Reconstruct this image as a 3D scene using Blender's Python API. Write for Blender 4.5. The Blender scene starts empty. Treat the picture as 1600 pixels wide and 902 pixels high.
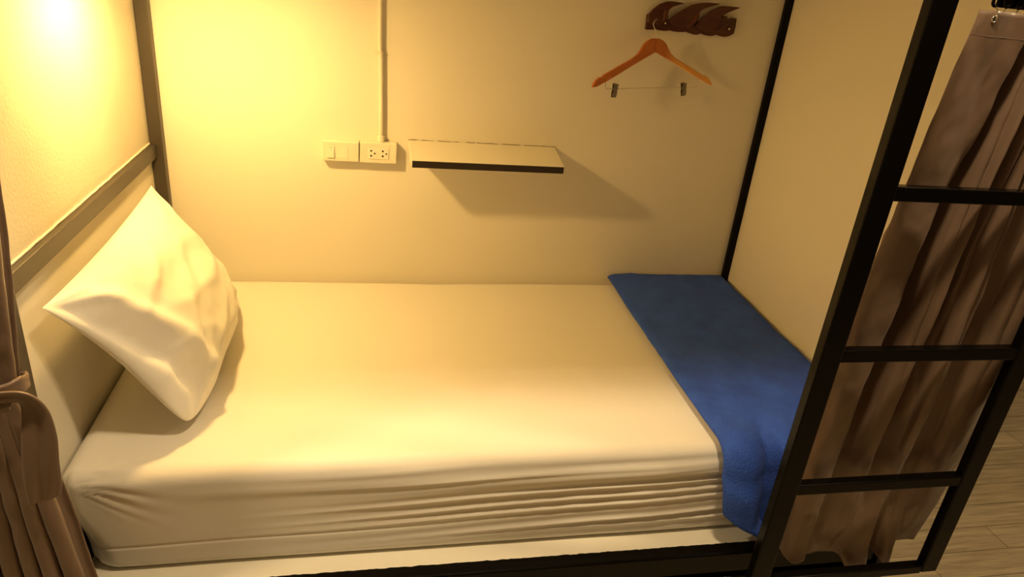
import bpy, bmesh, math, random
from mathutils import Vector, Matrix, noise
random.seed(7)
C = bpy.context.scene
PI = math.pi

# ------------------------------------------------------------------ camera
cam_d = bpy.data.cameras.new('camera')
cam = bpy.data.objects.new('camera', cam_d)
C.collection.objects.link(cam)
rt = Vector((0.9785523, -0.18412894, 0.09236841))
up = Vector((-0.00644554, 0.4208064, 0.90712757))
fw = Vector((0.20589765, 0.88826714, -0.41059426))
M = Matrix((rt, up, -fw)).transposed().to_4x4()
M.translation = Vector((0.62958, -2.29100, 1.04668))
cam.matrix_world = M
cam_d.sensor_width = 36.0
cam_d.lens = 36.0 * 1101.4 / 1600.0
cam_d.clip_start = 0.02
C.camera = cam

# ------------------------------------------------------------------ light, exposure
C.view_settings.view_transform = 'Standard'
C.view_settings.look = 'None'
C.view_settings.gamma = 1.0
C.view_settings.use_curve_mapping = False
C.view_settings.exposure = 0.42

w = bpy.data.worlds.new('world')
C.world = w
w.use_nodes = True
w.node_tree.nodes['Background'].inputs[0].default_value = (1, .7, .4, 1)
w.node_tree.nodes['Background'].inputs[1].default_value = 0.02

LAMP_COL = (1.0, 0.61, 0.19)
ROOM_COL = (1.0, 0.74, 0.42)
LAMP_W = 24.0
ROOM_W = 17.5


def light(name, kind, loc, power, col, size):
    d = bpy.data.lights.new(name, kind)
    d.energy = power
    d.color = col
    if kind == 'AREA':
        d.shape = 'DISK'
        d.size = size
    else:
        d.shadow_soft_size = size
    o = bpy.data.objects.new(name, d)
    o.location = loc
    C.collection.objects.link(o)
    return o


CEIL_LAMPS = [(-0.62, -1.46), (1.10, -1.43), (2.75, -1.45)]
light('ceiling_light_glow', 'AREA', (*CEIL_LAMPS[0], 2.04), ROOM_W, ROOM_COL, 0.16)
light('ceiling_light_glow', 'AREA', (*CEIL_LAMPS[1], 2.04), ROOM_W, ROOM_COL, 0.16)
light('ceiling_light_glow', 'AREA', (*CEIL_LAMPS[2], 2.04), ROOM_W * .95, ROOM_COL, 0.12)  # added unseen lamp, put in to brighten the floor beyond the ladder

# ------------------------------------------------------------------ materials


def mat(name, col, rough=.6, metal=0.0, spec=.5, sheen=0.0, build=None):
    m = bpy.data.materials.new(name)
    m.use_nodes = True
    nt = m.node_tree
    b = nt.nodes['Principled BSDF']
    b.inputs['Base Color'].default_value = (*col, 1)
    b.inputs['Roughness'].default_value = rough
    b.inputs['Metallic'].default_value = metal
    b.inputs['Specular IOR Level'].default_value = spec
    if sheen:
        b.inputs['Sheen Weight'].default_value = sheen
        b.inputs['Sheen Roughness'].default_value = .4
    if build:
        build(nt, b)
    return m


def N(nt, t, **kw):
    n = nt.nodes.new(t)
    for k, v in kw.items():
        if k in n.inputs:
            n.inputs[k].default_value = v
        else:
            setattr(n, k, v)
    return n


def coords(nt, scale=(1, 1, 1), rot=(0, 0, 0)):
    g = nt.nodes.new('ShaderNodeNewGeometry')
    mp = nt.nodes.new('ShaderNodeMapping')
    mp.inputs['Scale'].default_value = scale
    mp.inputs['Rotation'].default_value = rot
    nt.links.new(g.outputs['Position'], mp.inputs['Vector'])
    return mp.outputs[0]


def bump(scale, strength, dist=.002, aniso=(1, 1, 1), detail=4, c1=None, c2=None, cscale=3):
    def f(nt, b):
        v = coords(nt, aniso)
        n = N(nt, 'ShaderNodeTexNoise', Scale=scale, Detail=detail)
        nt.links.new(v, n.inputs['Vector'])
        bp = N(nt, 'ShaderNodeBump', Strength=strength, Distance=dist)
        nt.links.new(n.outputs['Fac'], bp.inputs['Height'])
        nt.links.new(bp.outputs[0], b.inputs['Normal'])
        if c1:
            n2 = N(nt, 'ShaderNodeTexNoise', Scale=cscale, Detail=5)
            nt.links.new(v, n2.inputs['Vector'])
            r = nt.nodes.new('ShaderNodeValToRGB')
            r.color_ramp.elements[0].color = (*c1, 1)
            r.color_ramp.elements[1].color = (*c2, 1)
            r.color_ramp.elements[0].position = .35
            r.color_ramp.elements[1].position = .65
            nt.links.new(n2.outputs['Fac'], r.inputs[0])
            nt.links.new(r.outputs[0], b.inputs['Base Color'])
    return f


def floor_nodes(nt, b):
    v = coords(nt)
    br = N(nt, 'ShaderNodeTexBrick', Scale=1.0)
    br.offset = .37
    br.inputs['Brick Width'].default_value = 0.9
    br.inputs['Row Height'].default_value = 0.1
    br.inputs['Mortar Size'].default_value = 0.0016
    br.inputs['Mortar Smooth'].default_value = .3
    br.inputs['Bias'].default_value = 0
    br.inputs['Color1'].default_value = (.58, .49, .34, 1)
    br.inputs['Color2'].default_value = (.46, .385, .26, 1)
    br.inputs['Mortar'].default_value = (.20, .155, .10, 1)
    nt.links.new(v, br.inputs['Vector'])
    v2 = coords(nt, (2, 26, 1))
    n = N(nt, 'ShaderNodeTexNoise', Scale=2.5, Detail=8, Roughness=.65)
    nt.links.new(v2, n.inputs['Vector'])
    r = nt.nodes.new('ShaderNodeValToRGB')
    r.color_ramp.elements[0].color = (.62, .60, .56, 1)
    r.color_ramp.elements[1].color = (1.2, 1.17, 1.1, 1)
    r.color_ramp.elements[0].position = .3
    r.color_ramp.elements[1].position = .7
    nt.links.new(n.outputs['Fac'], r.inputs[0])
    mx = N(nt, 'ShaderNodeMixRGB', blend_type='MULTIPLY', Fac=1.0)
    nt.links.new(br.outputs['Color'], mx.inputs[1])
    nt.links.new(r.outputs[0], mx.inputs[2])
    nt.links.new(mx.outputs[0], b.inputs['Base Color'])
    bp = N(nt, 'ShaderNodeBump', Strength=.3, Distance=.002)
    nt.links.new(br.outputs['Fac'], bp.inputs['Height'])
    bp.invert = True
    nt.links.new(bp.outputs[0], b.inputs['Normal'])


def wood_nodes(c1, c2, scale=(40, 40, 6)):
    def f(nt, b):
        tc = nt.nodes.new('ShaderNodeTexCoord')
        mp = nt.nodes.new('ShaderNodeMapping')
        mp.inputs['Scale'].default_value = scale
        nt.links.new(tc.outputs['Object'], mp.inputs['Vector'])
        n = N(nt, 'ShaderNodeTexNoise', Scale=1.0, Detail=6, Distortion=.8)
        nt.links.new(mp.outputs[0], n.inputs['Vector'])
        r = nt.nodes.new('ShaderNodeValToRGB')
        r.color_ramp.elements[0].color = (*c1, 1)
        r.color_ramp.elements[1].color = (*c2, 1)
        r.color_ramp.elements[0].position = .3
        r.color_ramp.elements[1].position = .7
        nt.links.new(n.outputs['Fac'], r.inputs[0])
        nt.links.new(r.outputs[0], b.inputs['Base Color'])
    return f


def right_arm_sheen_nodes(nt, b):
    # sheen painted into the colour: red wood lightens to yellow along the arm
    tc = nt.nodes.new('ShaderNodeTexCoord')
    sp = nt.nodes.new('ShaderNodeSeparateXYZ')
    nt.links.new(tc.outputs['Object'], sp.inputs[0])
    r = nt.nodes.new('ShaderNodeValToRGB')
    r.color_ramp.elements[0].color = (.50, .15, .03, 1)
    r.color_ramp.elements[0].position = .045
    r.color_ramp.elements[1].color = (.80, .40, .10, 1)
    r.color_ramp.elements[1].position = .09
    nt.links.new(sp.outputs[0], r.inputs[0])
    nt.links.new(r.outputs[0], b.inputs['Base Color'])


WALL = (.85, .81, .71)
m_wall = mat('painted_wall', WALL, .55, build=bump(14, .12, .004, c1=(.84, .80, .70), c2=(.86, .82, .72), cscale=1.5))
m_rough = mat('textured_panel', (.60, .56, .47), .6, build=bump(130, .4, .002, c1=(.57, .53, .44), c2=(.64, .60, .50)))
m_board = mat('smooth_panel', (.74, .70, .60), .5, build=bump(30, .1, .002))
m_foot = mat('foot_panel', (.83, .79, .69), .5, build=bump(12, .1, .003))
m_ledge = mat('cream_board', (.80, .76, .64), .4, build=bump(20, .12, .002))
m_black = mat('black_steel', (.003, .0024, .002), .2, spec=.12, build=bump(90, .15, .001))
m_rail = mat('brownish_black_steel', (.045, .037, .028), .45, spec=.6, build=bump(60, .3, .001))  # lighter, browner black for the head rail and head-end posts
m_sheet = mat('white_cotton', (.84, .81, .74), .75, spec=.25, sheen=.15, build=bump(900, .15, .0006))
m_pillow = mat('pillow_cotton', (.88, .86, .80), .75, spec=.25, sheen=.15, build=bump(22, .22, .006, detail=3))
m_blanket = mat('blue_fleece', (.040, .100, .52), .95, spec=.05, sheen=.05, build=bump(240, .9, .004, c1=(.036, .088, .46), c2=(.045, .112, .57), cscale=14))
m_curtain = mat('taupe_satin', (.175, .116, .082), .42, spec=.5, sheen=.12, build=bump(16, .3, .006, aniso=(1, 1, .8), detail=5))
m_plast = mat('ivory_plastic', (.82, .78, .66), .35)
m_plast2 = mat('ivory_plastic_rocker', (.86, .82, .70), .3)
m_hole = mat('dark_hole', (.02, .012, .008), .8)
m_pipe = mat('painted_conduit', (.80, .76, .65), .4)
m_shelf = mat('cream_shelf', (.80, .76, .65), .45, build=bump(30, .1, .002))
m_strip = mat('dark_brown_strip', (.018, .010, .007), .5)
m_crack = mat('crack_grout', (.25, .19, .11), .9)
m_hookw = mat('dark_red_wood', (.06, .014, .008), .4, build=wood_nodes((.05, .011, .007), (.085, .020, .010), (12, 12, 40)))
m_hookw2 = mat('dark_red_wood_front', (.10, .022, .010), .35, build=wood_nodes((.08, .016, .008), (.15, .034, .014), (12, 12, 40)))
m_hangl = mat('red_varnished_wood', (.5, .14, .03), .3, build=wood_nodes((.46, .125, .022), (.56, .17, .035), (8, 8, 40)))
m_hangr = mat('red_wood_painted_sheen', (.7, .3, .07), .3, build=right_arm_sheen_nodes)
m_chrome = mat('chrome', (.75, .72, .66), .22, metal=1.0)
m_clip = mat('clip_metal', (.20, .18, .15), .22, metal=1.0)
m_floor = mat('floor_planks', (.35, .28, .18), .5, build=floor_nodes)
m_room = mat('room_wall', (.26, .22, .18), .7, build=bump(12, .1, .003))
m_ceil = mat('ceiling_paint', (.74, .70, .62), .7, build=bump(12, .1, .003))
m_mesh = mat('grey_mesh', (.10, .095, .085), .4, metal=.4)
m_dark = mat('dark_board', (.02, .017, .014), .6)


def emi(name, col, s):
    m = bpy.data.materials.new(name)
    m.use_nodes = True
    nt = m.node_tree
    nt.nodes.clear()
    e = N(nt, 'ShaderNodeEmission', Color=(*col, 1), Strength=s)
    o = nt.nodes.new('ShaderNodeOutputMaterial')
    nt.links.new(e.outputs[0], o.inputs[0])
    return m


m_bulb = emi('lit_diffuser', LAMP_COL, 6)
m_diff = emi('lit_ceiling_diffuser', ROOM_COL, 3)

# ------------------------------------------------------------------ helpers


def box(bm, x0, x1, y0, y1, z0, z1):
    vs = [bm.verts.new(p) for p in ((x0, y0, z0), (x1, y0, z0), (x1, y1, z0), (x0, y1, z0),
                                    (x0, y0, z1), (x1, y0, z1), (x1, y1, z1), (x0, y1, z1))]
    for f in ((0, 3, 2, 1), (4, 5, 6, 7), (0, 1, 5, 4), (1, 2, 6, 5), (2, 3, 7, 6), (3, 0, 4, 7)):
        bm.faces.new([vs[i] for i in f])
    return vs


def obj(name, bm, m, parent=None, bevel=0, seg=2, smooth=False, org=None, solid=0, sub=0):
    """link a bmesh in world coordinates as one object; org = its origin"""
    if org is None:
        org = Vector((0, 0, 0))
        if parent is None and bm.verts:
            xs = [v.co for v in bm.verts]
            org = Vector(((min(v.x for v in xs) + max(v.x for v in xs)) / 2,
                          (min(v.y for v in xs) + max(v.y for v in xs)) / 2, min(v.z for v in xs)))
    org = Vector(org)
    bmesh.ops.recalc_face_normals(bm, faces=bm.faces)
    base = Vector((0, 0, 0))
    if parent is not None:
        p = parent
        while p:
            base += p.location
            p = p.parent
    off = org if parent is None else base
    bmesh.ops.translate(bm, verts=bm.verts, vec=-off)
    me = bpy.data.meshes.new(name)
    bm.to_mesh(me)
    bm.free()
    me.materials.append(m)
    if smooth:
        for p in me.polygons:
            p.use_smooth = True
    o = bpy.data.objects.new(name, me)
    C.collection.objects.link(o)
    if parent is not None:
        o.parent = parent
    else:
        o.location = org
    if sub:
        s = o.modifiers.new('s', 'SUBSURF')
        s.levels = s.render_levels = sub
    if solid:
        s = o.modifiers.new('t', 'SOLIDIFY')
        s.thickness = solid
        s.offset = 0
    if bevel:
        b = o.modifiers.new('b', 'BEVEL')
        b.width = bevel
        b.segments = seg
        b.limit_method = 'ANGLE'
        b.harden_normals = False
    return o


def bx(name, dims, m, parent=None, bevel=.002, seg=2):
    bm = bmesh.new()
    box(bm, *dims)
    return obj(name, bm, m, parent, bevel, seg)


def tag(o, label, cat, group=None):
    o['label'] = label
    o['category'] = cat
    if group:
        o['group'] = group
    return o


def thing(name, label, cat, loc, group=None):
    o = bpy.data.objects.new(name, None)
    C.collection.objects.link(o)
    o.location = loc
    o.empty_display_size = .05
    return tag(o, label, cat, group)


def struct(name, dims, m, bevel=0):
    o = bx(name, dims, m, None, bevel)
    o['kind'] = 'structure'
    return o


def tube(bm, pts, r, n=10, closed=False):
    pts = [Vector(p) for p in pts]
    rings = []
    L = len(pts)
    prev = None
    for i, p in enumerate(pts):
        a = pts[(i - 1) % L] if (closed or i > 0) else p
        c = pts[(i + 1) % L] if (closed or i < L - 1) else p
        t = (c - a).normalized()
        if prev is None:
            q = Vector((0, 0, 1)) if abs(t.z) < .9 else Vector((1, 0, 0))
            n1 = t.cross(q).normalized()
        else:
            n1 = (prev - t * prev.dot(t)).normalized()
        prev = n1
        n2 = t.cross(n1)
        rr = r[i] if isinstance(r, (list, tuple)) else r
        rings.append([bm.verts.new(p + (n1 * math.cos(2 * PI * k / n) + n2 * math.sin(2 * PI * k / n)) * rr) for k in range(n)])
    for i in range(L if closed else L - 1):
        A, B = rings[i], rings[(i + 1) % L]
        for k in range(n):
            bm.faces.new((A[k], A[(k + 1) % n], B[(k + 1) % n], B[k]))
    if not closed:
        bm.faces.new(rings[0][::-1])
        bm.faces.new(rings[-1])


def cyl(bm, a, b, r, n=16):
    tube(bm, [a, b], r, n)


def smoothpts(pts, k=6, closed=False):
    """Catmull-Rom through pts"""
    P = [Vector(p) for p in pts]
    out = []
    L = len(P)
    for i in range(L if closed else L - 1):
        if closed:
            a, b, c, d = P[(i - 1) % L], P[i], P[(i + 1) % L], P[(i + 2) % L]
        else:
            a, b, c, d = P[max(i - 1, 0)], P[i], P[i + 1], P[min(i + 2, L - 1)]
        for j in range(k):
            t = j / k
            out.append(.5 * ((2 * b) + (c - a) * t + (2 * a - 5 * b + 4 * c - d) * t * t + (3 * b - a - 3 * c + d) * t ** 3))
    if not closed:
        out.append(P[-1])
    return out


def prism(bm, loop, depth):
    """loop: list of 3D points (planar), depth: Vector"""
    A = [bm.verts.new(p) for p in loop]
    B = [bm.verts.new(Vector(p) + depth) for p in loop]
    n = len(A)
    bm.faces.new(A)
    bm.faces.new(B[::-1])
    for i in range(n):
        bm.faces.new((A[i], B[i], B[(i + 1) % n], A[(i + 1) % n]))


def sstep(a, b, x):
    t = min(1, max(0, (x - a) / (b - a)))
    return t * t * (3 - 2 * t)


def nz(x, y, z):
    return noise.noise(Vector((x, y, z)))


# ------------------------------------------------------------------ the room
FZ = -0.52
struct('floor', (-2.5, 4.6, -3.7, 1.6, FZ - .05, FZ), m_floor)
struct('ceiling', (-2.5, 4.6, -3.7, 1.6, 2.10, 2.15), m_ceil)
struct('wall_back', (-2.5, 2.035, 0.0, 0.08, FZ, 2.10), m_wall)
struct('wall_rear', (2.035, 4.6, 1.5, 1.6, FZ, 2.10), m_room)
struct('wall_right', (4.5, 4.6, -3.7, 1.5, FZ, 2.10), m_room)
struct('wall_left', (-2.6, -2.5, -3.7, 0.08, FZ, 2.10), m_room)
struct('wall_front', (-2.5, 4.6, -3.8, -3.7, FZ, 2.10), m_room)

# ------------------------------------------------------------------ bunk bed: frame, panels, boards
bunk = thing('bunk_bed', 'black steel bunk frame with cream end panels and cream base board against the wall', 'bunk bed', (1.0, -.54, FZ))
ZB = -0.265          # top of the base board
bx('head_panel', (-.03, 0, -1.045, -.002, FZ, ZB + .105), m_board, bunk, .001)
bx('head_panel', (-.03, 0, -1.045, -.002, ZB + .105, .44), m_board, bunk, .001)
o = bx('upper_head_panel', (-.03, -.001, -1.045, -.002, .45, 1.14), m_rough, bunk, .001)
o['label'] = 'rough textured cream head panel above the rail'
bx('head_rail', (-.02, .018, -1.045, -.03, .434, .474), m_rail, bunk, .002)
bm = bmesh.new()                                   # paint bead along the top of the rail
pts = [Vector((.001 + .001 * nz(0, y * 30, 1), y, .476 + .0015 * nz(3, y * 25, 0))) for y in [-1.04 + i * .0101 for i in range(100)]]
tube(bm, pts, .003, 6)
obj('paint_bead', bm, m_board, bunk, smooth=True)
bx('post', (0.0, .036, -.036, -.002, FZ, 1.16), m_rail, bunk, .002)
bx('post', (0.0, .036, -1.082, -1.045, FZ, 1.16), m_rail, bunk, .002)
bx('post', (1.977, 2.001, -.020, -.002, FZ, 1.16), m_black, bunk, .001)
bx('post', (2.0, 2.036, -1.082, -1.045, FZ, 1.16), m_black, bunk, .002)
o = bx('foot_panel', (2.001, 2.03, -1.045, -.002, FZ, 1.14), m_foot, bunk, .001)
bx('end_rail', (0.002, .026, -1.045, -.036, ZB - .04, -.165), m_black, bunk, .002)
bx('base_board', (0.0, 2.0, -1.038, -.002, ZB - .018, ZB), m_ledge, bunk, .001)
# front rail, with the slightly ragged paint edge on top
bm = bmesh.new()
nn = 260
rows = []
for i in range(nn + 1):
    x = .036 + (2.0 - .036) * i / nn
    e = .0022 * nz(x * 45, 0, 0) + .0015 * nz(x * 120, 4, 0)
    sec = [(-1.072, -.325), (-1.072, ZB - .003), (-1.0705, ZB + .0005), (-1.066, ZB + .002), (-1.036 + e, ZB + .002), (-1.036 + e, ZB - .01), (-1.040, -.325)]
    rows.append([bm.verts.new((x, y, z)) for y, z in sec])
for i in range(nn):
    for k in range(7):
        bm.faces.new((rows[i][k], rows[i + 1][k], rows[i + 1][(k + 1) % 7], rows[i][(k + 1) % 7]))
bm.faces.new(rows[0])
bm.faces.new(rows[-1][::-1])
obj('front_rail', bm, m_black, bunk)
bx('lower_rail', (.036, 2.0, -1.074, -1.045, -.375, -.345), m_black, bunk, .002)
bx('under_bed_panel', (.036, 2.0, -1.055, -1.048, FZ + .02, -.345), m_dark, bunk, .001)
# expanded metal mesh under the foot of the bed
bm = bmesh.new()
x0, x1, z0, z1 = 1.72, 1.985, -.50, -.385
st = .017
k = -20
segs = []
for s in (1, -1):
    c = -1.0
    while c < 3.5:
        # lines z = s*.55*(x-c)
        pa = []
        for x in (x0, x1):
            z = z0 + s * .55 * (x - c)
            pa.append((x, z))
        # clip
        (xa, za), (xb, zb) = pa
        def at(z):
            return c + (z - z0) / (s * .55)
        lo, hi = sorted((at(z0), at(z1)))
        xa2, xb2 = max(x0, lo), min(x1, hi)
        if xb2 - xa2 > .004:
            segs.append((Vector((xa2, -1.058, z0 + s * .55 * (xa2 - c))), Vector((xb2, -1.058, z0 + s * .55 * (xb2 - c)))))
        c += st
for a, b in segs:
    tube(bm, [a, b], .0014, 4)
obj('mesh_grille', bm, m_mesh, bunk)
# upper bunk
bx('upper_base_board', (-.03, 2.036, -1.046, -.0005, 1.1402, 1.16), m_ledge, bunk, .001)
bx('upper_rail', (.0, 2.036, -1.082, -1.045, 1.115, 1.16), m_black, bunk, .002)
for x in (.5, 1.0, 1.5):
    bx('cross_bar', (x - .012, x + .012, -1.045, -.01, 1.115, 1.14), m_black, bunk, .001)

# ------------------------------------------------------------------ ladder
lad = thing('bunk_ladder', 'black square-tube steel ladder standing at the foot end of the bunk', 'ladder', (1.84, -1.15, -.34))
LF, LB = -1.160, -1.134
bx('side_rail', (1.568, 1.619, LF, LB, -.325, 1.16), m_black, lad, .003)
bx('side_rail', (2.064, 2.111, LF, LB, -.290, 1.16), m_black, lad, .003)
for zt in (.740, .382, .024):
    bx('rung', (1.6185, 2.0645, LF + .002, LB, zt - .029, zt), m_black, lad, .0025)
bx('bottom_bar', (1.6185, 2.0645, LF + .002, LB, -.295, -.270), m_black, lad, .0025)
for xx in (1.60, 2.08):
    bm = bmesh.new()
    box(bm, xx - .016, xx + .016, LB, -1.0825, 1.12, 1.15)
    obj('bracket', bm, m_black, lad, .002)

# ------------------------------------------------------------------ mattress with fitted sheet
MX0, MX1, MY0, MY1, MZ0, MZ1 = .004, 1.982, -.988, -.006, ZB + .0015, .004


def axis(a, b, r, nf, nr=6):
    out = [a + r * (i / nr) for i in range(nr)]
    out += [a + r + (b - a - 2 * r) * i / nf for i in range(nf)]
    out += [b - r + r * (i / nr) for i in range(nr + 1)]
    return out


def mattress_mesh():
    R = .05
    xs = axis(MX0, MX1, R, 230, 9)
    ys = axis(MY0, MY1, R, 60, 9)
    zs = axis(MZ0, MZ1, R, 64, 9)
    bm = bmesh.new()
    cache = {}
    cx, cy, cz = (MX0 + MX1) / 2, (MY0 + MY1) / 2, (MZ0 + MZ1) / 2
    hx, hy, hz = (MX1 - MX0) / 2, (MY1 - MY0) / 2, (MZ1 - MZ0) / 2

    def V(i, j, k):
        key = (i, j, k)
        if key in cache:
            return cache[key]
        p = Vector((xs[i] - cx, ys[j] - cy, zs[k] - cz))
        r = .036 - .012 * sstep(0, hz, -p.z)
        q = Vector((max(-hx + r, min(hx - r, p.x)), max(-hy + r, min(hy - r, p.y)), max(-hz + r, min(hz - r, p.z))))
        # corner verticals rounder
        d = p - q
        n = d.normalized() if d.length > 1e-9 else Vector((0, 0, 1))
        if d.length > 1e-9:
            p = q + n * r
        rp = .03 + .055 * sstep(.1, -.12, p.z)
        ex, ey = abs(p.x) - (hx - rp), abs(p.y) - (hy - rp)
        if ex > 0 and ey > 0:
            mm, ll = max(ex, ey), math.hypot(ex, ey)
            p.x = math.copysign(hx - rp + ex * mm / ll, p.x)
            p.y = math.copysign(hy - rp + ey * mm / ll, p.y)
        x, y, z = p.x + cx, p.y + cy, p.z + cz
        x += .016 * sstep(-.06, -.22, z) * sstep(.3, 0, x)
        disp = 0
        # the front side
        fr = max(0, -n.y) ** 2
        if fr > .01:
            ux = sstep(.25, 1.35, x)
            zz = z - .045 * (x - 1.5) - .012 * nz(x * 1.7, 0, 5)
            rg = (1 - abs(nz(x * .5, 0, zz * 33)) * 2.6)
            rg2 = nz(x * 1.1, 7, zz * 75)
            band = sstep(-.255, -.20, z) * (1 - sstep(-.035, -.01, z))
            disp += fr * ux * band * (.0078 * rg + .0018 * rg2)
            disp += fr * (.0035 * nz(x * 3.5, 1, z * 5))
            # hem seam near the bottom, on the left
            sz = -.196 + .016 * x
            disp += fr * .0028 * sstep(sz + .003, sz - .003, z) * (1 - sstep(.7, 1.1, x)) if False else 0
            disp -= fr * .0022 * math.exp(-((z - sz) / .0035) ** 2) * (1 - sstep(.55, .95, x))
            disp -= fr * .012 * sstep(-.12, -.25, z) * (1 - sstep(.1, .6, x)) if False else 0
            # edge roll just under the top
            disp += fr * .003 * math.exp(-((z + .055 + .01 * nz(x * 2, 3, 0)) / .018) ** 2) * sstep(.1, .4, x)
        # gathers fanning from the front left corner
        dx, dy, dz = x - .05, (y + .965), z - .002
        rad = math.sqrt(dx * dx + dy * dy + dz * dz)
        if rad < .5 and x > .02:
            s = dy - dz * 1.0
            ang = math.atan2(s, dx + .02)
            disp += .0020 * math.sin(ang * 25 + 2.5 * nz(rad * 9, ang * 3, 0)) * math.exp(-((rad - .06) / .09) ** 2) * sstep(0, .05, rad) * (1 if n.z > -.2 else 0) * sstep(.9, .3, abs(ang - .1))
        # top
        if n.z > .3:
            disp += n.z * (.004 * nz(x * 1.8, y * 2.4, 0) + .0011 * nz(x * 3, y * 30 + 2 * nz(x * 2, y * 3, 4), 2) * sstep(.3, .8, x))
            disp += n.z * .016 * sstep(-.5, -.05, y)
            c = ((x - 1.05) ** 2 / .35 ** 2 + (y + .62) ** 2 / .13 ** 2)
            disp += .0022 * nz(x * 14 - y * 14, y * 30, 9) * math.exp(-c)
        v = bm.verts.new((x + n.x * disp, y + n.y * disp, z + n.z * disp))
        cache[key] = v
        return v
    I, J, K = len(xs) - 1, len(ys) - 1, len(zs) - 1
    for i in range(I):
        for j in range(J):
            for k in (0, K):
                bm.faces.new((V(i, j, k), V(i + 1, j, k), V(i + 1, j + 1, k), V(i, j + 1, k)))
    for i in range(I):
        for k in range(K):
            for j in (0, J):
                bm.faces.new((V(i, j, k), V(i + 1, j, k), V(i + 1, j, k + 1), V(i, j, k + 1)))
    for j in range(J):
        for k in range(K):
            for i in (0, I):
                bm.faces.new((V(i, j, k), V(i, j + 1, k), V(i, j + 1, k + 1), V(i, j, k + 1)))
    return bm


mt = obj('mattress', mattress_mesh(), m_sheet, None, smooth=True)
tag(mt, 'thick mattress in a white fitted sheet lying on the cream base board', 'mattress')

# ------------------------------------------------------------------ pillow


def pillow_mesh():
    TLb, TRf = Vector((.055, -.262, .415)), Vector((.045, -.982, .395))   # upper corners: back, front
    BLb, BRf = Vector((.236, -.185, .040)), Vector((.245, -.862, .028))   # lower corners
    nu, nv = 90, 70
    bm = bmesh.new()
    nrm = ((TRf - TLb).cross(BLb - TLb)).normalized()
    if nrm.x < 0:
        nrm = -nrm
    sides = []
    for s in (1, -1):
        g = []
        for i in range(nu + 1):
            row = []
            for j in range(nv + 1):
                a, b = i / nu, j / nv
                a2, b2 = .5 - .5 * math.cos(a * PI), .5 - .5 * math.cos(b * PI)
                u, v = a2 * 2 - 1, b2 * 2 - 1
                # edges bow inwards between the corners
                uu = u * (1 - (.09 - .05 * (v > 0) * v) * (1 - v * v))
                vv = v * (1 - (.055 if v < 0 else -.045) * (1 - u * u))
                A, B = (uu + 1) / 2, (vv + 1) / 2
                if u > 0 and v > 0:
                    kc = (u * v) ** 9
                    A -= .03 * kc
                    B -= .03 * kc
                elif v > 0:
                    kc = (u * v) ** 8
                    A += .02 * kc
                    B -= .05 * kc
                p = (TLb * (1 - A) + TRf * A) * (1 - B) + (BLb * (1 - A) + BRf * A) * B
                t = (max(0, 1 - u ** 2) ** .55) * (max(0, 1 - v ** 2) ** .52)
                # fuller towards the lower half, flat at the shoulders
                full = .108 * (.80 + .30 * B) * (1 if s > 0 else .62)
                wr = 0
                edge = (1 - t)
                # creases along the long folds
                wr += .008 * (1 - abs(nz(u * .9 + v * .8, v * 1.7 - u * .5, 2)) * 3) * min(1, t * 1.8)
                wr += .0035 * nz(u * 2.2 + 1.9 * v, v * 4.0, 4) * min(1, t * 2)
                wr += .0016 * nz(u * 7, v * 7 + 3 * u, 6) * min(1, t * 2)
                wr += .016 * math.exp(-((u - (.80 - .13 * (v + 1))) / .085) ** 2) * min(1, t * 3) * sstep(1, .5, v)
                wr -= .013 * math.exp(-((u - (.97 - .10 * (v + 1))) / .06) ** 2) * min(1, t * 4) * sstep(1, .3, v)
                for (fu, fv, fa, fl, fw_, fh) in ((.35, -.55, .5, .5, .07, .0065), (.05, -.25, .75, .6, .09, .005), (.45, .1, 1.1, .35, .06, .006),
                                                  (-.3, .1, .9, .7, .12, .003), (.15, .5, .3, .5, .07, .005), (-.1, -.7, .6, .5, .10, .004), (.55, .6, 1.0, .3, .04, .006)):
                    ca_, sa_ = math.cos(fa), math.sin(fa)
                    al = (u - fu) * ca_ + (v - fv) * sa_
                    ac = -(u - fu) * sa_ + (v - fv) * ca_ + .12 * al * al
                    wr += fh * math.exp(-(al / fl) ** 2) * (math.exp(-(ac / fw_) ** 2) - .7 * math.exp(-((ac - fw_ * 1.7) / fw_) ** 2)) * min(1, t * 2)
                # radial puckers at the corners
                for (cu, cv) in ((1, -1), (1, 1), (-1, 1), (-1, -1)):
                    du, dv = u - cu, v - cv
                    rr = math.hypot(du, dv)
                    if rr < .9:
                        an = math.atan2(dv, du)
                        wr += .0035 * math.sin(an * 11 + cu * 2 + cv) * math.exp(-((rr - .32) / .2) ** 2) * min(1, t * 3)
                off = full * t + wr
                if s < 0:
                    off = full * t
                p = p + nrm * off * s
                p.x = max(p.x, .012)
                if p.z < .03:
                    p.z = .03 + (p.z - .03) * .12
                row.append(p)
            g.append(row)
        sides.append(g)
    F = [[bm.verts.new(p) for p in r] for r in sides[0]]
    Bk = [[None] * (nv + 1) for _ in range(nu + 1)]
    for i in range(nu + 1):
        for j in range(nv + 1):
            Bk[i][j] = F[i][j] if (i in (0, nu) or j in (0, nv)) else bm.verts.new(sides[1][i][j])
    for g in (F, Bk):
        for i in range(nu):
            for j in range(nv):
                bm.faces.new((g[i][j], g[i + 1][j], g[i + 1][j + 1], g[i][j + 1]))
    hem = [sides[0][i][nv] for i in range(nu + 1)]
    return bm, sides


pb, psides = pillow_mesh()
pil = obj('pillow', pb, m_pillow, None, smooth=True)
tag(pil, 'white cotton pillow leaning against the head panel on the mattress', 'pillow')

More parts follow.
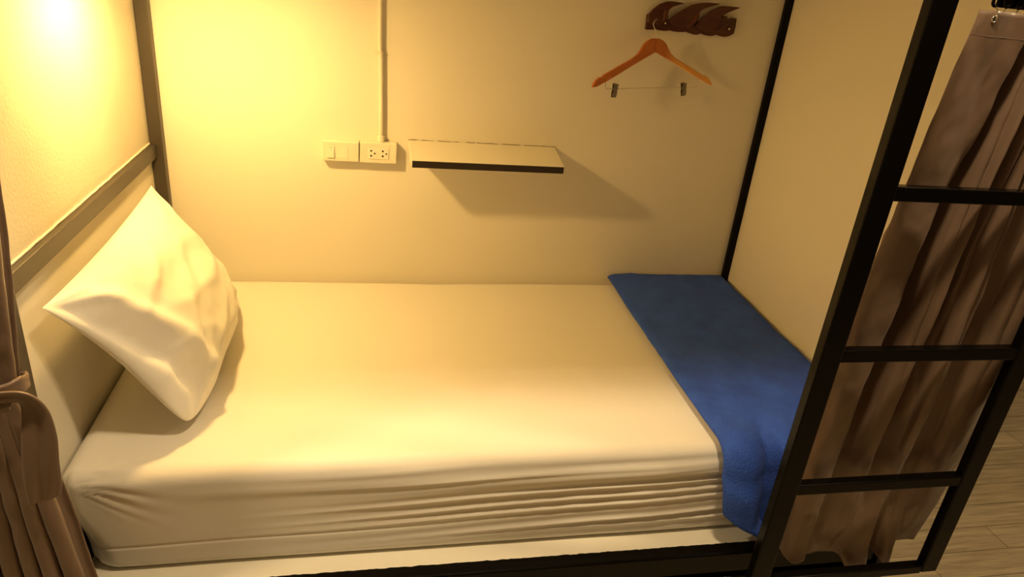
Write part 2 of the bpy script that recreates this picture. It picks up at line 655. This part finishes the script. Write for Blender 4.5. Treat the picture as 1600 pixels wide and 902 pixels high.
# ------------------------------------------------------------------ blue blanket across the foot
def blanket_mesh():
    bm = bmesh.new()
    nu, nv = 70, 190
    top = .020
    path = []
    # drape path (y, z, hanging 0..1)
    Lt, arc, hang = .955, .085, .188
    tot = Lt + arc + hang
    rows = []
    for j in range(nv + 1):
        s = tot * j / nv
        if s < Lt:
            y, z, h = -.012 - s, top + .014 * sstep(-.5, -.05, -.012 - s), 0
            ny, nzv = 0, 1
        elif s < Lt + arc:
            a = (s - Lt) / arc * PI / 2
            r = arc / (PI / 2)
            y, z, h = -.012 - Lt - r * math.sin(a), top - r * (1 - math.cos(a)), 0
            ny, nzv = -math.sin(a), math.cos(a)
        else:
            r = arc / (PI / 2)
            h = (s - Lt - arc) / hang
            y, z = -.012 - Lt - r, top - r - (s - Lt - arc)
            ny, nzv = -1, 0
        rows.append((y, z, h, ny, nzv, s))
    g = []
    for i in range(nu + 1):
        u = i / nu
        col = []
        for (y, z, h, ny, nzv, s) in rows:
            xl = 1.508 + .006 * math.sin(s * 5) + (.030 * h ** 1.3 if h > 0 else 0) + (.045 * sstep(.72, 1, h) ** 2)
            xl += .010 * sstep(.25, 0, s)
            xr = 1.968
            x = xl + (xr - xl) * u
            hem = 0
            # hem corner rounds up at the left
            if h > 0:
                rc = max(0, 1 - u / .16)
                z2 = z + rc ** 2 * .045 * h ** 2
                z2 += h * (.008 * math.sin(u * 9))
                z2 += h * h * .045 * sstep(.25, .6, u)
            else:
                z2 = z
            hb = sstep(0, .8, h + (0.35 if h > 0 else 0) * 1)
            fold = -.050 * math.exp(-((u - .30) / .08) ** 2) + .026 * math.exp(-((u - .12) / .10) ** 2) + .018 * math.sin((u - .3) * 13) * (u > .3)
            fold *= sstep(Lt - .12, Lt + .17, s)
            lift = .0035 * nz(x * 5, s * 4, 0) + .002 * nz(x * 16, s * 14, 3)
            lift += .005 * math.exp(-((x - (1.60 + .25 * s)) / .03) ** 2) * (s < Lt)
            # soft raised rim where the fleece turns back on itself
            ed = min(u, 1.0) * (xr - xl)
            th = .012 * (1 - math.exp(-ed / .010))
            off = .004 + th + lift + max(fold, -.012) + .012 * (h > 0) * sstep(0, .3, h)
            col.append(Vector((x, y + ny * off, z2 + nzv * off)))
        g.append(col)
    vs = [[bm.verts.new(p) for p in c] for c in g]
    for i in range(nu):
        for j in range(nv):
            bm.faces.new((vs[i][j], vs[i + 1][j], vs[i + 1][j + 1], vs[i][j + 1]))
    return bm


bl = obj('blanket', blanket_mesh(), m_blanket, None, smooth=True, solid=.012)
tag(bl, 'folded blue fleece blanket draped across the foot of the mattress and over its front edge', 'blanket')

# ------------------------------------------------------------------ curtain at the foot, behind the ladder
top_c = [(1.722, 0), (1.75, -.012), (1.79, -.004), (1.835, -.016), (1.852, .02), (1.868, .026), (1.884, -.022), (1.898, .02), (1.915, .028), (1.932, -.024),
         (1.955, .02), (1.975, .026), (1.995, -.024), (2.02, .022), (2.05, .024), (2.08, -.024), (2.135, .0)]
mid_c = [(1.670, .0), (1.70, -.014), (1.752, -.010), (1.782, .022), (1.802, .03), (1.822, -.006), (1.842, -.026), (1.862, .006), (1.878, .034), (1.902, .004),
         (1.922, -.026), (1.948, -.02), (1.965, .030), (2.005, .036), (2.04, -.022), (2.095, -.026), (2.162, .008)]
bot_c = [(1.676, .006), (1.702, -.022), (1.738, -.020), (1.750, .008), (1.782, .011), (1.822, .012), (1.846, .006), (1.862, -.006), (1.886, -.030), (1.924, -.030),
         (1.940, .014), (1.950, .022), (1.972, -.026), (1.998, -.024), (2.010, .022), (2.036, .010), (2.080, .004)]
hem_z = [-.232, -.262, -.262, -.272, -.270, -.270, -.268, -.278, -.322, -.322, -.280, -.262, -.285, -.285, -.250, -.245, -.245]


def crom(vals, t):
    n = len(vals) - 1
    f = t * n
    i = min(int(f), n - 1)
    u = f - i
    a, b, c, d = vals[max(i - 1, 0)], vals[i], vals[i + 1], vals[min(i + 2, n)]
    return .5 * (2 * b + (c - a) * u + (2 * a - 5 * b + 4 * c - d) * u * u + (3 * b - a - 3 * c + d) * u ** 3)


def curtain_foot():
    bm = bmesh.new()
    nu, nv = 300, 150
    YC = -1.096
    g = []
    cols = [[[v[k] for v in L] for k in (0, 1)] for L in (top_c, mid_c, bot_c)]
    for i in range(nu + 1):
        u = i / nu
        tx, ty = crom(cols[0][0], u), crom(cols[0][1], u)
        mx, my = crom(cols[1][0], u), crom(cols[1][1], u)
        bx_, by = crom(cols[2][0], u), crom(cols[2][1], u)
        hz = crom(hem_z, u)
        c = []
        for j in range(nv + 1):
            v = j / nv
            z = 1.060 + (hz - 1.060) * v
            # quadratic through top, mid (v=.5), bottom
            a, b, d = (1 - v) * (1 - 2 * v), 4 * v * (1 - v), v * (2 * v - 1)
            x = a * tx + b * mx + d * bx_
            y = a * ty + b * my + d * by
            lo = min(1, .25 + v * 2.2)
            x += .006 * nz(u * 7, v * 3.2, 1) * lo + .004 * nz(u * 20, v * 6, 8) * lo
            wr = .0034 * nz(u * 14 + v * 5, v * 15 - u * 6, 2) + .0016 * nz(u * 34 + 9 * v, v * 34, 5)
            # narrow pleats beside the flat first panel, dying out downwards
            if u > .20:
                pl = abs(math.sin((u - .20) * PI * 13 + .6 * nz(u * 5, v * 2, 7)))
                wr += (.018 * (1 - pl) ** 1.0 - .006) * sstep(.20, .26, u) * sstep(.80, .25, v)
            wr += .0030 * (1 - 2.2 * abs(nz(u * 6 + v * 5, v * 7 - u * 5, 12))) * sstep(.2, .5, v)
            # drag creases from the eyelet on the flat first panel
            if u < .22:
                wr += .003 * math.sin((v * 46 - u * 40) + 3 * nz(v * 6, u * 9, 0)) * math.exp(-((v - .13) / .08) ** 2) * math.sin(u / .22 * PI)
            y += wr
            if y > 0:
                y *= 1 + .9 * sstep(-.02, .25, z)
            y = max(-.0365, y)
            if x > 1.965:
                y = min(y, .010)
            if z < ZB + .05:
                pass
            c.append(Vector((x, YC + y, z)))
        g.append(c)
    vs = [[bm.verts.new(p) for p in c] for c in g]
    for i in range(nu):
        for j in range(nv):
            bm.faces.new((vs[i][j], vs[i + 1][j], vs[i + 1][j + 1], vs[i][j + 1]))
    return bm, g


cur = thing('bed_curtain', 'taupe brown satin curtain bunched in folds behind the ladder at the foot end', 'curtain', (1.9, -1.096, -.30))
cb, cg = curtain_foot()
obj('curtain_cloth', cb, m_curtain, cur, smooth=True, solid=.0016)
# stitched header line
bm = bmesh.new()
tube(bm, [cg[i][5] + Vector((0, -.0010, 0)) for i in range(0, 301)], .0005, 5)
obj('header_seam', bm, m_curtain, cur, smooth=True)
HOOKX = [1.746, 1.772, 1.799, 1.826, 1.853, 1.880, 1.907, 1.934, 1.961, 1.988, 2.015]


def ring_pts(c, r, axis_, n=20, sx=1.0):
    out = []
    for k in range(n):
        a = 2 * PI * k / n
        if axis_ == 'y':
            out.append(Vector((c[0] + r * sx * math.cos(a), c[1], c[2] + r * math.sin(a))))
        else:
            out.append(Vector((c[0], c[1] + r * sx * math.cos(a), c[2] + r * math.sin(a))))
    return out


for k, hx in enumerate(HOOKX):
    # surface y of the cloth close to the top at that x
    best = min(range(301), key=lambda i: abs(cg[i][4].x - hx))
    yy = cg[best][4].y
    if 0 < k < 4:       # these hooks grip the back of the flat first panel
        bm = bmesh.new()
        tube(bm, smoothpts([(hx, yy + .004, 1.045), (hx, yy + .006, 1.055), (hx + .002, -1.098, 1.066)], 5), .0010, 6)
        obj('hook_wire', bm, m_chrome, cur, smooth=True)
        continue
    bm = bmesh.new()
    tube(bm, ring_pts((hx, yy - .003, 1.046), .0052, 'y'), .0016, 8, closed=True)
    obj('eyelet', bm, m_chrome, cur, smooth=True)
    bm = bmesh.new()
    cyl(bm, (hx, yy - .0016, 1.046), (hx, yy - .0030, 1.046), .0042, 14)
    e = obj('eyelet_hole', bm, m_hole, cur)
    bm = bmesh.new()
    tube(bm, smoothpts([(hx, yy - .004, 1.045), (hx + .0005, yy - .007, 1.052), (hx + .001, yy - .004, 1.060), (hx + .002, -1.098, 1.066)], 5), .0010, 6)
    obj('hook_wire', bm, m_chrome, cur, smooth=True)

track = thing('curtain_track', 'black steel curtain track under the upper bunk at the front of the bed', 'curtain track', (1.0, -1.1, 1.09))
bx('track_rail', (.036, 2.05, -1.108, -1.092, 1.092, 1.106), m_black, track, .001)
for x in (.3, 1.0, 1.7):
    bx('track_bracket', (x - .01, x + .01, -1.106, -1.084, 1.106, 1.135), m_black, track, .001)
for k, hx in enumerate(HOOKX):
    g_ = obj('glider_ring', (lambda b: (tube(b, [Vector((hx + .002 + .0055 * math.cos(a) * (1 - .25 * math.sin(a)), -1.0985, 1.079 + .0115 * math.sin(a))) for a in [2 * PI * q / 22 for q in range(22)]], .0030, 8, closed=True), b)[1])(bmesh.new()), m_black, track, smooth=True)
bx('track_end_cap', (1.764, 2.05, -1.090, -1.084, 1.066, 1.106), m_black, track, .001)

# ------------------------------------------------------------------ curtain tied back at the head
def curtain_head():
    bm = bmesh.new()
    nu, nv = 260, 150
    ztop, zt, zbot = 1.06, .315, -.36
    g = []
    for i in range(nu + 1):
        u = i / nu
        c = []
        for j in range(nv + 1):
            v = j / nv
            z = ztop + (zbot - ztop) * v
            if z > zt:
                q = (z - zt) / (ztop - zt)
                k = sstep(0, 1, q ** .8)
                xr = .050 + .035 * math.sin(min(1, q * 1.3) * PI * .5) * (q < 2)
                xl = -.085 - .30 * k
                yc = -1.135 + .035 * k
                amp = .015 + .018 * min(1, q * 4)
            else:
                q = (zt - z) / (zt - zbot)
                xr = .046 + .085 * q ** .8
                xl = -.085 - .13 * q
                yc = -1.140 - .004 * q
                amp = .015 + .017 * min(1, q * 3)
            th = u * 2 * PI * 7.5 + .8 * nz(u * 4, v * 2, 0)
            x = xl + (xr - xl) * u + .012 * math.sin(th * 2) * (1 if z > zt else .8)
            y = yc - amp * math.cos(th) * (.75 + .5 * nz(u * 6, v * 1.5, 3))
            y += .003 * nz(u * 22 + 5 * v, v * 20, 2) + .002 * nz(u * 40, v * 34, 9)
            y = min(y, -1.088)
            c.append(Vector((x, y, z)))
        g.append(c)
    vs = [[bm.verts.new(p) for p in c] for c in g]
    for i in range(nu):
        for j in range(nv):
            bm.faces.new((vs[i][j], vs[i + 1][j], vs[i + 1][j + 1], vs[i][j + 1]))
    return bm


cur2 = thing('bed_curtain', 'taupe brown curtain gathered and tied back at the head end of the bed', 'curtain', (-.03, -1.14, -.36))
obj('curtain_cloth', curtain_head(), m_curtain, cur2, smooth=True, solid=.0016)
# the tie: a strip round the gathered cloth, a soft knot, and a hanging tail
bm = bmesh.new()
loop = []
for k in range(48):
    a = 2 * PI * k / 48
    loop.append(Vector((-.018 + .080 * math.cos(a), -1.135 + .047 * math.sin(a), .318 + .012 * math.cos(a) - .012 * math.sin(a))))
rg = []
for k, p in enumerate(loop):
    n_ = Vector((math.cos(2 * PI * k / 48), math.sin(2 * PI * k / 48) * 1.4, 0)).normalized()
    w_ = .018 + .004 * math.sin(k * .7)
    rg.append([bm.verts.new(p + n_ * o_ + Vector((0, 0, z_))) for o_, z_ in
               ((.002, -w_), (.008, -w_ * .5), (.005, 0), (.009, w_ * .5), (.002, w_), (-.004, 0))])
for k in range(48):
    A, B = rg[k], rg[(k + 1) % 48]
    for q in range(6):
        bm.faces.new((A[q], A[(q + 1) % 6], B[(q + 1) % 6], B[q]))
obj('tie_band', bm, m_curtain, cur2, smooth=True, sub=1)


def strip(bm, path, widths, wdir, th=.004, seg=10, ripple=0.0):
    P = smoothpts(path, 6)
    n = len(P)
    W = [crom(widths, i / (n - 1)) for i in range(n)]
    D = [Vector(w_) for w_ in wdir]
    top = []
    for i, p in enumerate(P):
        t = i / (n - 1)
        f = t * (len(D) - 1)
        a = min(int(f), len(D) - 2)
        d = D[a].lerp(D[a + 1], f - a).normalized()
        top.append([bm.verts.new(p + d * W[i] * (s / seg - .5) + Vector((0, ripple * math.sin(s * 1.1 + t * 4), 0))) for s in range(seg + 1)])
    for i in range(n - 1):
        for s in range(seg):
            bm.faces.new((top[i][s], top[i + 1][s], top[i + 1][s + 1], top[i][s + 1]))


bm = bmesh.new()
# knot: loop of cloth pushing over the band, folds down into the tail
strip(bm, [(.020, -1.188, .322), (.052, -1.196, .338), (.082, -1.190, .334), (.094, -1.186, .305), (.094, -1.190, .255), (.088, -1.192, .200), (.084, -1.190, .150), (.080, -1.188, .118)],
      [.024, .030, .036, .046, .054, .056, .056, .050], [(0, -.2, 1), (0.1, -.3, 1), (.7, -.4, .8), (1, -.2, .25), (1, 0, 0), (1, .05, 0), (1, .1, .1), (1, .1, .30)], ripple=.0016)
obj('tie_tail', bm, m_curtain, cur2, smooth=True, solid=.004)
bm = bmesh.new()
bmesh.ops.create_uvsphere(bm, u_segments=28, v_segments=18, radius=1)
for v in bm.verts:
    p = v.co.copy()
    k = 1 + .18 * nz(p.x * 1.6, p.y * 2, p.z * 2.2) + .06 * math.sin(p.x * 7 + p.z * 5)
    v.co = Vector((.034 + p.x * .030 * k, -1.183 + p.y * .014 * k, .318 + p.z * .017 * k))
obj('tie_knot', bm, m_curtain, cur2, smooth=True)

# ------------------------------------------------------------------ sockets, switch, conduit
def wall_box(name, label, x0, x1, z0, z1, cat):
    t = thing(name, label, cat, ((x0 + x1) / 2, 0, z0))
    bx('back_box', (x0, x1, -.026, -.0005, z0, z1), m_plast, t, .003, 3)
    bx('cover_plate', (x0 + .0008, x1 - .0008, -.034, -.026, z0 + .0008, z1 - .0008), m_plast, t, .003, 3)
    return t


sw = wall_box('light_switch', 'cream switch box with one rocker switch, left of the twin power socket', .499, .6125, .443, .507, 'light switch')
r_ = bm = bmesh.new()
vs = box(bm, .5145, .5365, -.0395, -.034, .456, .492)
for v in bm.verts:
    if v.co.y < -.038 and v.co.z > .48:
        v.co.y += .0035
obj('rocker', bm, m_plast2, sw, .0012)
bx('blank_insert', (.5555, .5785, -.0352, -.034, .456, .492), m_plast2, sw, .0008)
bx('indicator', (.5225, .5285, -.0372, -.0355, .4870, .4885), m_crack, sw, 0)
so = wall_box('power_socket', 'cream twin power socket box under the conduit, beside the switch', .6145, .7315, .442, .508, 'power socket')
bx('socket_module', (.6425, .7055, -.0362, -.034, .456, .492), m_plast2, so, .0010)
for cxs in (.6500, .6865):
    for (dx, dz, r) in ((0, .0095, .0031), (0, -.0065, .0031), (.0112, .0012, .0027)):
        bm = bmesh.new()
        cyl(bm, (cxs + dx, -.0366, .4735 + dz), (cxs + dx, -.0355, .4735 + dz), r, 16)
        obj('socket_hole', bm, m_hole, so)
cond = thing('conduit', 'cream painted conduit pipe running down the wall to the power socket', 'conduit', (.676, -.012, .508))
bm = bmesh.new()
tube(bm, smoothpts([(.6725, -.012, 1.138), (.6725, -.012, .95), (.6735, -.012, .80), (.676, -.012, .778), (.679, -.012, .66), (.681, -.012, .515)], 5), .0068, 16)
obj('pipe', bm, m_pipe, cond, smooth=True)
bm = bmesh.new()
cyl(bm, (.681, -.0125, .508), (.681, -.0125, .528), .0115, 20)
obj('adapter', bm, m_plast, cond, .0015)
for zc in (.780, 1.02):
    bm = bmesh.new()
    box(bm, .656, .694, -.003, -.0005, zc - .007, zc + .007)
    tube(bm, [Vector((.675 + .0095 * math.cos(a), -.012 - .0095 * math.sin(a), zc)) for a in [PI * q / 10 for q in range(11)]], .0018, 6)
    obj('clip', bm, m_pipe, cond, .0008)

# ------------------------------------------------------------------ shelf
sh = thing('wall_shelf', 'small cream wall shelf with a dark brown front edge, right of the power socket', 'shelf', (1.01, 0, .49))
X0, X1 = .769, 1.258
bm = bmesh.new()
vs = box(bm, X0, X1, -.150, -.001, .0, .020)
for v in bm.verts:
    v.co.z += .4670 + .029 * (v.co.y + .15) / .15
obj('shelf_board', bm, m_shelf, sh, .0012)
bx('edge_strip', (X0 + .004, X1 - .003, -.1525, -.1495, .4655, .4868), m_strip, sh, .0006)
rnd = random.Random(3)
x = X0 - .002
while x < X1 - .01:
    L_ = rnd.uniform(.015, .07)
    pts = [Vector((min(x + L_ * q / 6, X1), -.0012, .5165 + .002 * nz((x + L_ * q / 6) * 40, 0, 0))) for q in range(7)]
    bm = bmesh.new()
    tube(bm, pts, .0011, 5)
    obj('cracked_sealant', bm, m_crack, sh)
    x += L_ + rnd.uniform(.0, .03)
for xb in (X0 + .09, X1 - .09):
    bm = bmesh.new()
    a = [(xb, -.001, .428), (xb, -.009, .428), (xb, -.012, .476), (xb, -.12, .4670), (xb, -.12, .4715), (xb, -.001, .4950)]
    prism(bm, [Vector(p) for p in a], Vector((.004, 0, 0)))
    obj('bracket', bm, m_shelf, sh)

# ------------------------------------------------------------------ carved hook rail
OB = Vector((1.50, 0, .91))
board = [(0.009, 0.0014), (0.0084, 0.0239), (0.0067, 0.0461), (0.024, 0.0515), (0.0468, 0.0534), (0.0759, 0.0405), (0.0825, 0.0369), (0.1103, 0.0381), (0.1427, 0.0407), (0.1786, 0.0384), (0.2121, 0.0483), (0.2544, 0.0517), (0.2582, 0.0561), (0.2662, 0.0629), (0.2779, 0.0639), (0.287, 0.0563), (0.291, 0.0546), (0.296, 0.0591), (0.3152, 0.0596), (0.3167, 0.0337), (0.3158, 0.0125), (0.3019, 0.0041), (0.2883, -0.0001), (0.2711, 0.0007), (0.2556, 0.0048), (0.2445, 0.0008), (0.2305, -0.0014), (0.2132, 0.0005), (0.1991, 0.0046), (0.1894, -0.0003), (0.1776, -0.0012), (0.1601, 0.0027), (0.1476, 0.0059), (0.1361, 0.004), (0.1198, 0.0027), (0.1032, 0.0035), (0.0933, 0.0059), (0.0752, 0.0024), (0.0564, 0.003), (0.0395, 0.0058), (0.0308, 0.0031)]
c1 = [(0.0084, 0.0239), (0.0067, 0.0461), (0.0215, 0.0654), (0.0413, 0.0821), (0.0626, 0.0905), (0.0853, 0.0928), (0.1087, 0.0918), (0.1218, 0.0898), (0.1011, 0.0831), (0.0839, 0.0766), (0.0731, 0.0666), (0.0723, 0.0554), (0.0751, 0.0414), (0.0701, 0.0288), (0.0529, 0.0213), (0.03, 0.0194)]
c2 = [(0.0808, 0.0337), (0.0823, 0.0379), (0.0978, 0.0534), (0.124, 0.0739), (0.147, 0.0869), (0.1735, 0.0946), (0.2008, 0.0989), (0.2243, 0.0994), (0.2435, 0.0984), (0.2215, 0.0911), (0.1951, 0.0818), (0.1807, 0.0724), (0.1778, 0.064), (0.1804, 0.0519), (0.1761, 0.0392), (0.1609, 0.0215), (0.1237, 0.0186), (0.0951, 0.0205)]
c3 = [(0.1702, 0.0222), (0.1786, 0.0384), (0.1982, 0.0575), (0.2179, 0.0755), (0.2385, 0.0894), (0.2566, 0.0934), (0.2851, 0.0943), (0.3153, 0.0937), (0.2948, 0.0838), (0.2753, 0.075), (0.2586, 0.0644), (0.2544, 0.0517), (0.2525, 0.0286), (0.2435, 0.0154), (0.1959, 0.0138)]
hr = thing('hook_rail', 'dark red carved wooden hook rail with three wave shaped hooks high on the wall', 'coat rack', (1.66, 0, .91))
bm = bmesh.new()
prism(bm, [OB + Vector((a, -.001, b)) for a, b in board], Vector((0, -.013, 0)))
obj('rail_board', bm, m_hookw, hr, .002, 2)
for cc in (c1, c2, c3):
    bm = bmesh.new()
    prism(bm, [OB + Vector((a, -.010, b)) for a, b in cc], Vector((0, -.013, 0)))
    # the carved face is hollowed: tips lean outwards
    for v in bm.verts:
        v.co.y -= .004 * sstep(.04, .09, v.co.z - OB.z)
    obj('hook', bm, m_hookw, hr, .003, 3)
# raised carved leaf ridges on the faces
for (pa, w_) in (([(0.058, .030), (.064, .045), (.062, .062), (.056, .074)], .008), ([(0.140, .020), (.156, .034), (.166, .050), (.170, .066)], .009), ([(0.258, .018), (.272, .028), (.284, .038), (.292, .046)], .006)):
    bm = bmesh.new()
    P = smoothpts([OB + Vector((a, -.0235 if w_ > .007 else -.0140, b)) for a, b in pa], 5)
    n_ = len(P)
    tube(bm, P, [max(.0008, w_ * math.sin(PI * (i + .4) / (n_ - .2)) * .9) for i in range(n_)], 12)
    for v in bm.verts:
        yc = OB.y + (-.0235 if w_ > .007 else -.0140)
        v.co.y = yc + (v.co.y - yc) * .45
    obj('carved_ridge', bm, m_hookw2, hr, smooth=True)
for a, b in ((0.0666, 0.0265), (0.2943, 0.0256)):
    bm = bmesh.new()
    yb = -.0235 if a < .1 else -.0145
    cyl(bm, OB + Vector((a, yb + .001, b)), OB + Vector((a, yb - .0018, b)), .0032, 14)
    obj('screw', bm, m_chrome, hr, .0006)

# ------------------------------------------------------------------ coat hanger
HO = Vector((1.527, -.060, .892))
HU = Vector((.98365, .18007, 0))
HN = Vector((.18007, -.98365, 0))
hg = bpy.data.objects.new('coat_hanger', None)
C.collection.objects.link(hg)
hg.location = HO
tag(hg, 'wooden coat hanger with a metal clip bar hanging from the carved hook rail', 'hanger')
left = [(-0.001, -0.0003), (-0.0153, -0.0033), (-0.0274, -0.0092), (-0.0385, -0.0197), (-0.0461, -0.0344), (-0.0539, -0.0488), (-0.0652, -0.0589), (-0.0791, -0.0683), (-0.1243, -0.0927), (-0.1714, -0.1188), (-0.1747, -0.1242), (-0.1807, -0.1248), (-0.188, -0.1269), (-0.197, -0.1347), (-0.2043, -0.1464), (-0.2077, -0.1575), (-0.1911, -0.1557), (-0.1578, -0.139), (-0.1105, -0.1119), (-0.0632, -0.0834), (0.0076, -0.0422)]
right = [(-0.001, -0.0003), (0.0161, -0.0007), (0.0307, -0.006), (0.0434, -0.0153), (0.0548, -0.0301), (0.0657, -0.0429), (0.0819, -0.0541), (0.1033, -0.0634), (0.1499, -0.0831), (0.1956, -0.1029), (0.2001, -0.1069), (0.2076, -0.1048), (0.2196, -0.1113), (0.2312, -0.1226), (0.2408, -0.1354), (0.2248, -0.1322), (0.1862, -0.1163), (0.1356, -0.0947), (0.0984, -0.0786), (0.0076, -0.0422)]


def H(a, b, d=0.0):
    """hanger plane -> world"""
    return HO + HU * a + Vector((0, 0, b)) + HN * d


for lp, m_, lab in ((left, m_hangl, 'reddish varnished left arm'), (right, m_hangr, 'right arm with its sheen painted in as paler yellow')):
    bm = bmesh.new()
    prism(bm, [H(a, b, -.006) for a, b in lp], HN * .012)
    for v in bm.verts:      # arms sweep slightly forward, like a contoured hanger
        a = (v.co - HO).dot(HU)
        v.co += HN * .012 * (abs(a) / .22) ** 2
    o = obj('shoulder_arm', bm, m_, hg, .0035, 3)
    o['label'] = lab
bm = bmesh.new()
hkp = [(0.0, -0.002), (-.001, .010), (-0.0035, 0.0178), (-0.0088, 0.0261), (-0.0158, 0.0342), (-0.0188, 0.0425), (-0.0156, 0.0501), (-0.0061, 0.0555), (.002, .054)]
tube(bm, smoothpts([H(a, b, .006 - .012 * max(0, i - 6) / 2) for i, (a, b) in enumerate(hkp)], 5), .0014, 8)
obj('hook_wire', bm, m_chrome, hg, smooth=True)
bm = bmesh.new()
wr_ = [(-0.1582, -0.130, .006), (-0.1572, -0.1500, .006), (-0.1555, -0.1590, .006), (-0.1480, -0.1614, .006), (0.0041, -0.1536, .002), (0.1800, -0.1450, .006), (0.1865, -0.1425, .006), (0.1877, -0.1360, .006), (0.1853, -0.110, .006)]
tube(bm, [H(*p) for p in wr_], .0013, 8)
obj('clip_bar', bm, m_chrome, hg, smooth=True)
for (ca, cb_, tilt) in ((-.121, -.158, -.02), (.136, -.146, .2)):
    bm = bmesh.new()
    ct, sn = math.cos(tilt), math.sin(tilt)

    def K(a, b, d):
        return H(ca + a * ct + b * sn * -1, cb_ + b * ct + a * sn, d)
    for d0, d1, sgn in ((.010, .0045, 1), (.001, .0045, -1)):
        # bent jaw plates
        pr = [(.014, d0 + .003 * sgn), (.004, d0), (-.012, d0 - .0005 * sgn), (-.029, d1 + .001 * sgn)]
        for q in range(3):
            (b0, e0), (b1, e1) = pr[q], pr[q + 1]
            w0 = .0075 if q < 2 else .0085
            vs = [bm.verts.new(K(sx_ * w0, bb, ee + tt)) for tt in (0, .0012) for (sx_, bb, ee) in ((-1, b0, e0), (1, b0, e0), (1, b1, e1), (-1, b1, e1))]
            for f in ((0, 1, 2, 3), (7, 6, 5, 4), (0, 4, 5, 1), (1, 5, 6, 2), (2, 6, 7, 3), (3, 7, 4, 0)):
                bm.faces.new([vs[i] for i in f])
    cl = obj('trouser_clip', bm, m_clip, hg, .0004)
    bm = bmesh.new()
    tube(bm, [K(-.0085, -.002, .006), K(.0085, -.002, .006)], .0040, 14)
    obj('clip_spring', bm, m_clip, cl, smooth=True)

# ------------------------------------------------------------------ reading lamp on the head panel
lp = thing('wall_lamp', 'warm reading lamp on a curved arm fixed high on the head panel above the pillow', 'lamp', (0, -.56, 1.0))
LX, LY, LZ = .215, -.545, .99
bm = bmesh.new()
cyl(bm, (0.0, LY, 1.085), (.010, LY, 1.085), .035, 28)
obj('wall_plate', bm, m_chrome, lp, .002)
bm = bmesh.new()
tube(bm, smoothpts([(.008, LY, 1.085), (.11, LY, 1.110), (.19, LY, 1.100), (LX, LY, 1.068)], 6), .006, 12)
obj('arm', bm, m_chrome, lp, smooth=True)
bm = bmesh.new()
prof = [(.020, 1.070), (.036, 1.057), (.054, 1.025), (.066, .977)]
rg = []
for r, z in prof:
    rg.append([bm.verts.new((LX + r * math.cos(2 * PI * k / 36), LY + r * math.sin(2 * PI * k / 36), z)) for k in range(36)])
for a in range(len(rg) - 1):
    for k in range(36):
        bm.faces.new((rg[a][k], rg[a][(k + 1) % 36], rg[a + 1][(k + 1) % 36], rg[a + 1][k]))
bm.faces.new(rg[0])
obj('shade', bm, m_ledge, lp, smooth=True, solid=.002)
bm = bmesh.new()
bmesh.ops.create_uvsphere(bm, u_segments=20, v_segments=12, radius=.014)
bmesh.ops.translate(bm, verts=bm.verts, vec=(LX, LY, LZ + .052))
obj('bulb', bm, m_bulb, lp, smooth=True)
light('wall_lamp_glow', 'POINT', (LX, LY, LZ), LAMP_W, LAMP_COL, .032)

for (cx_, cy_), lab in zip(CEIL_LAMPS, ('round flat ceiling lamp in the aisle near the head end of the bunk', 'round flat ceiling lamp in the aisle above the middle of the bunk', 'added unseen ceiling lamp that brightens the open floor beyond the ladder')):
    cl = thing('ceiling_lamp', lab, 'lamp', (cx_, cy_, 2.05), 'ceiling lamps over the aisle')
    bm = bmesh.new()
    cyl(bm, (cx_, cy_, 2.062), (cx_, cy_, 2.0995), .13, 40)
    obj('lamp_base', bm, m_plast, cl, .003)
    bm = bmesh.new()
    cyl(bm, (cx_, cy_, 2.050), (cx_, cy_, 2.062), .11, 40)
    obj('diffuser', bm, m_diff, cl, .003)
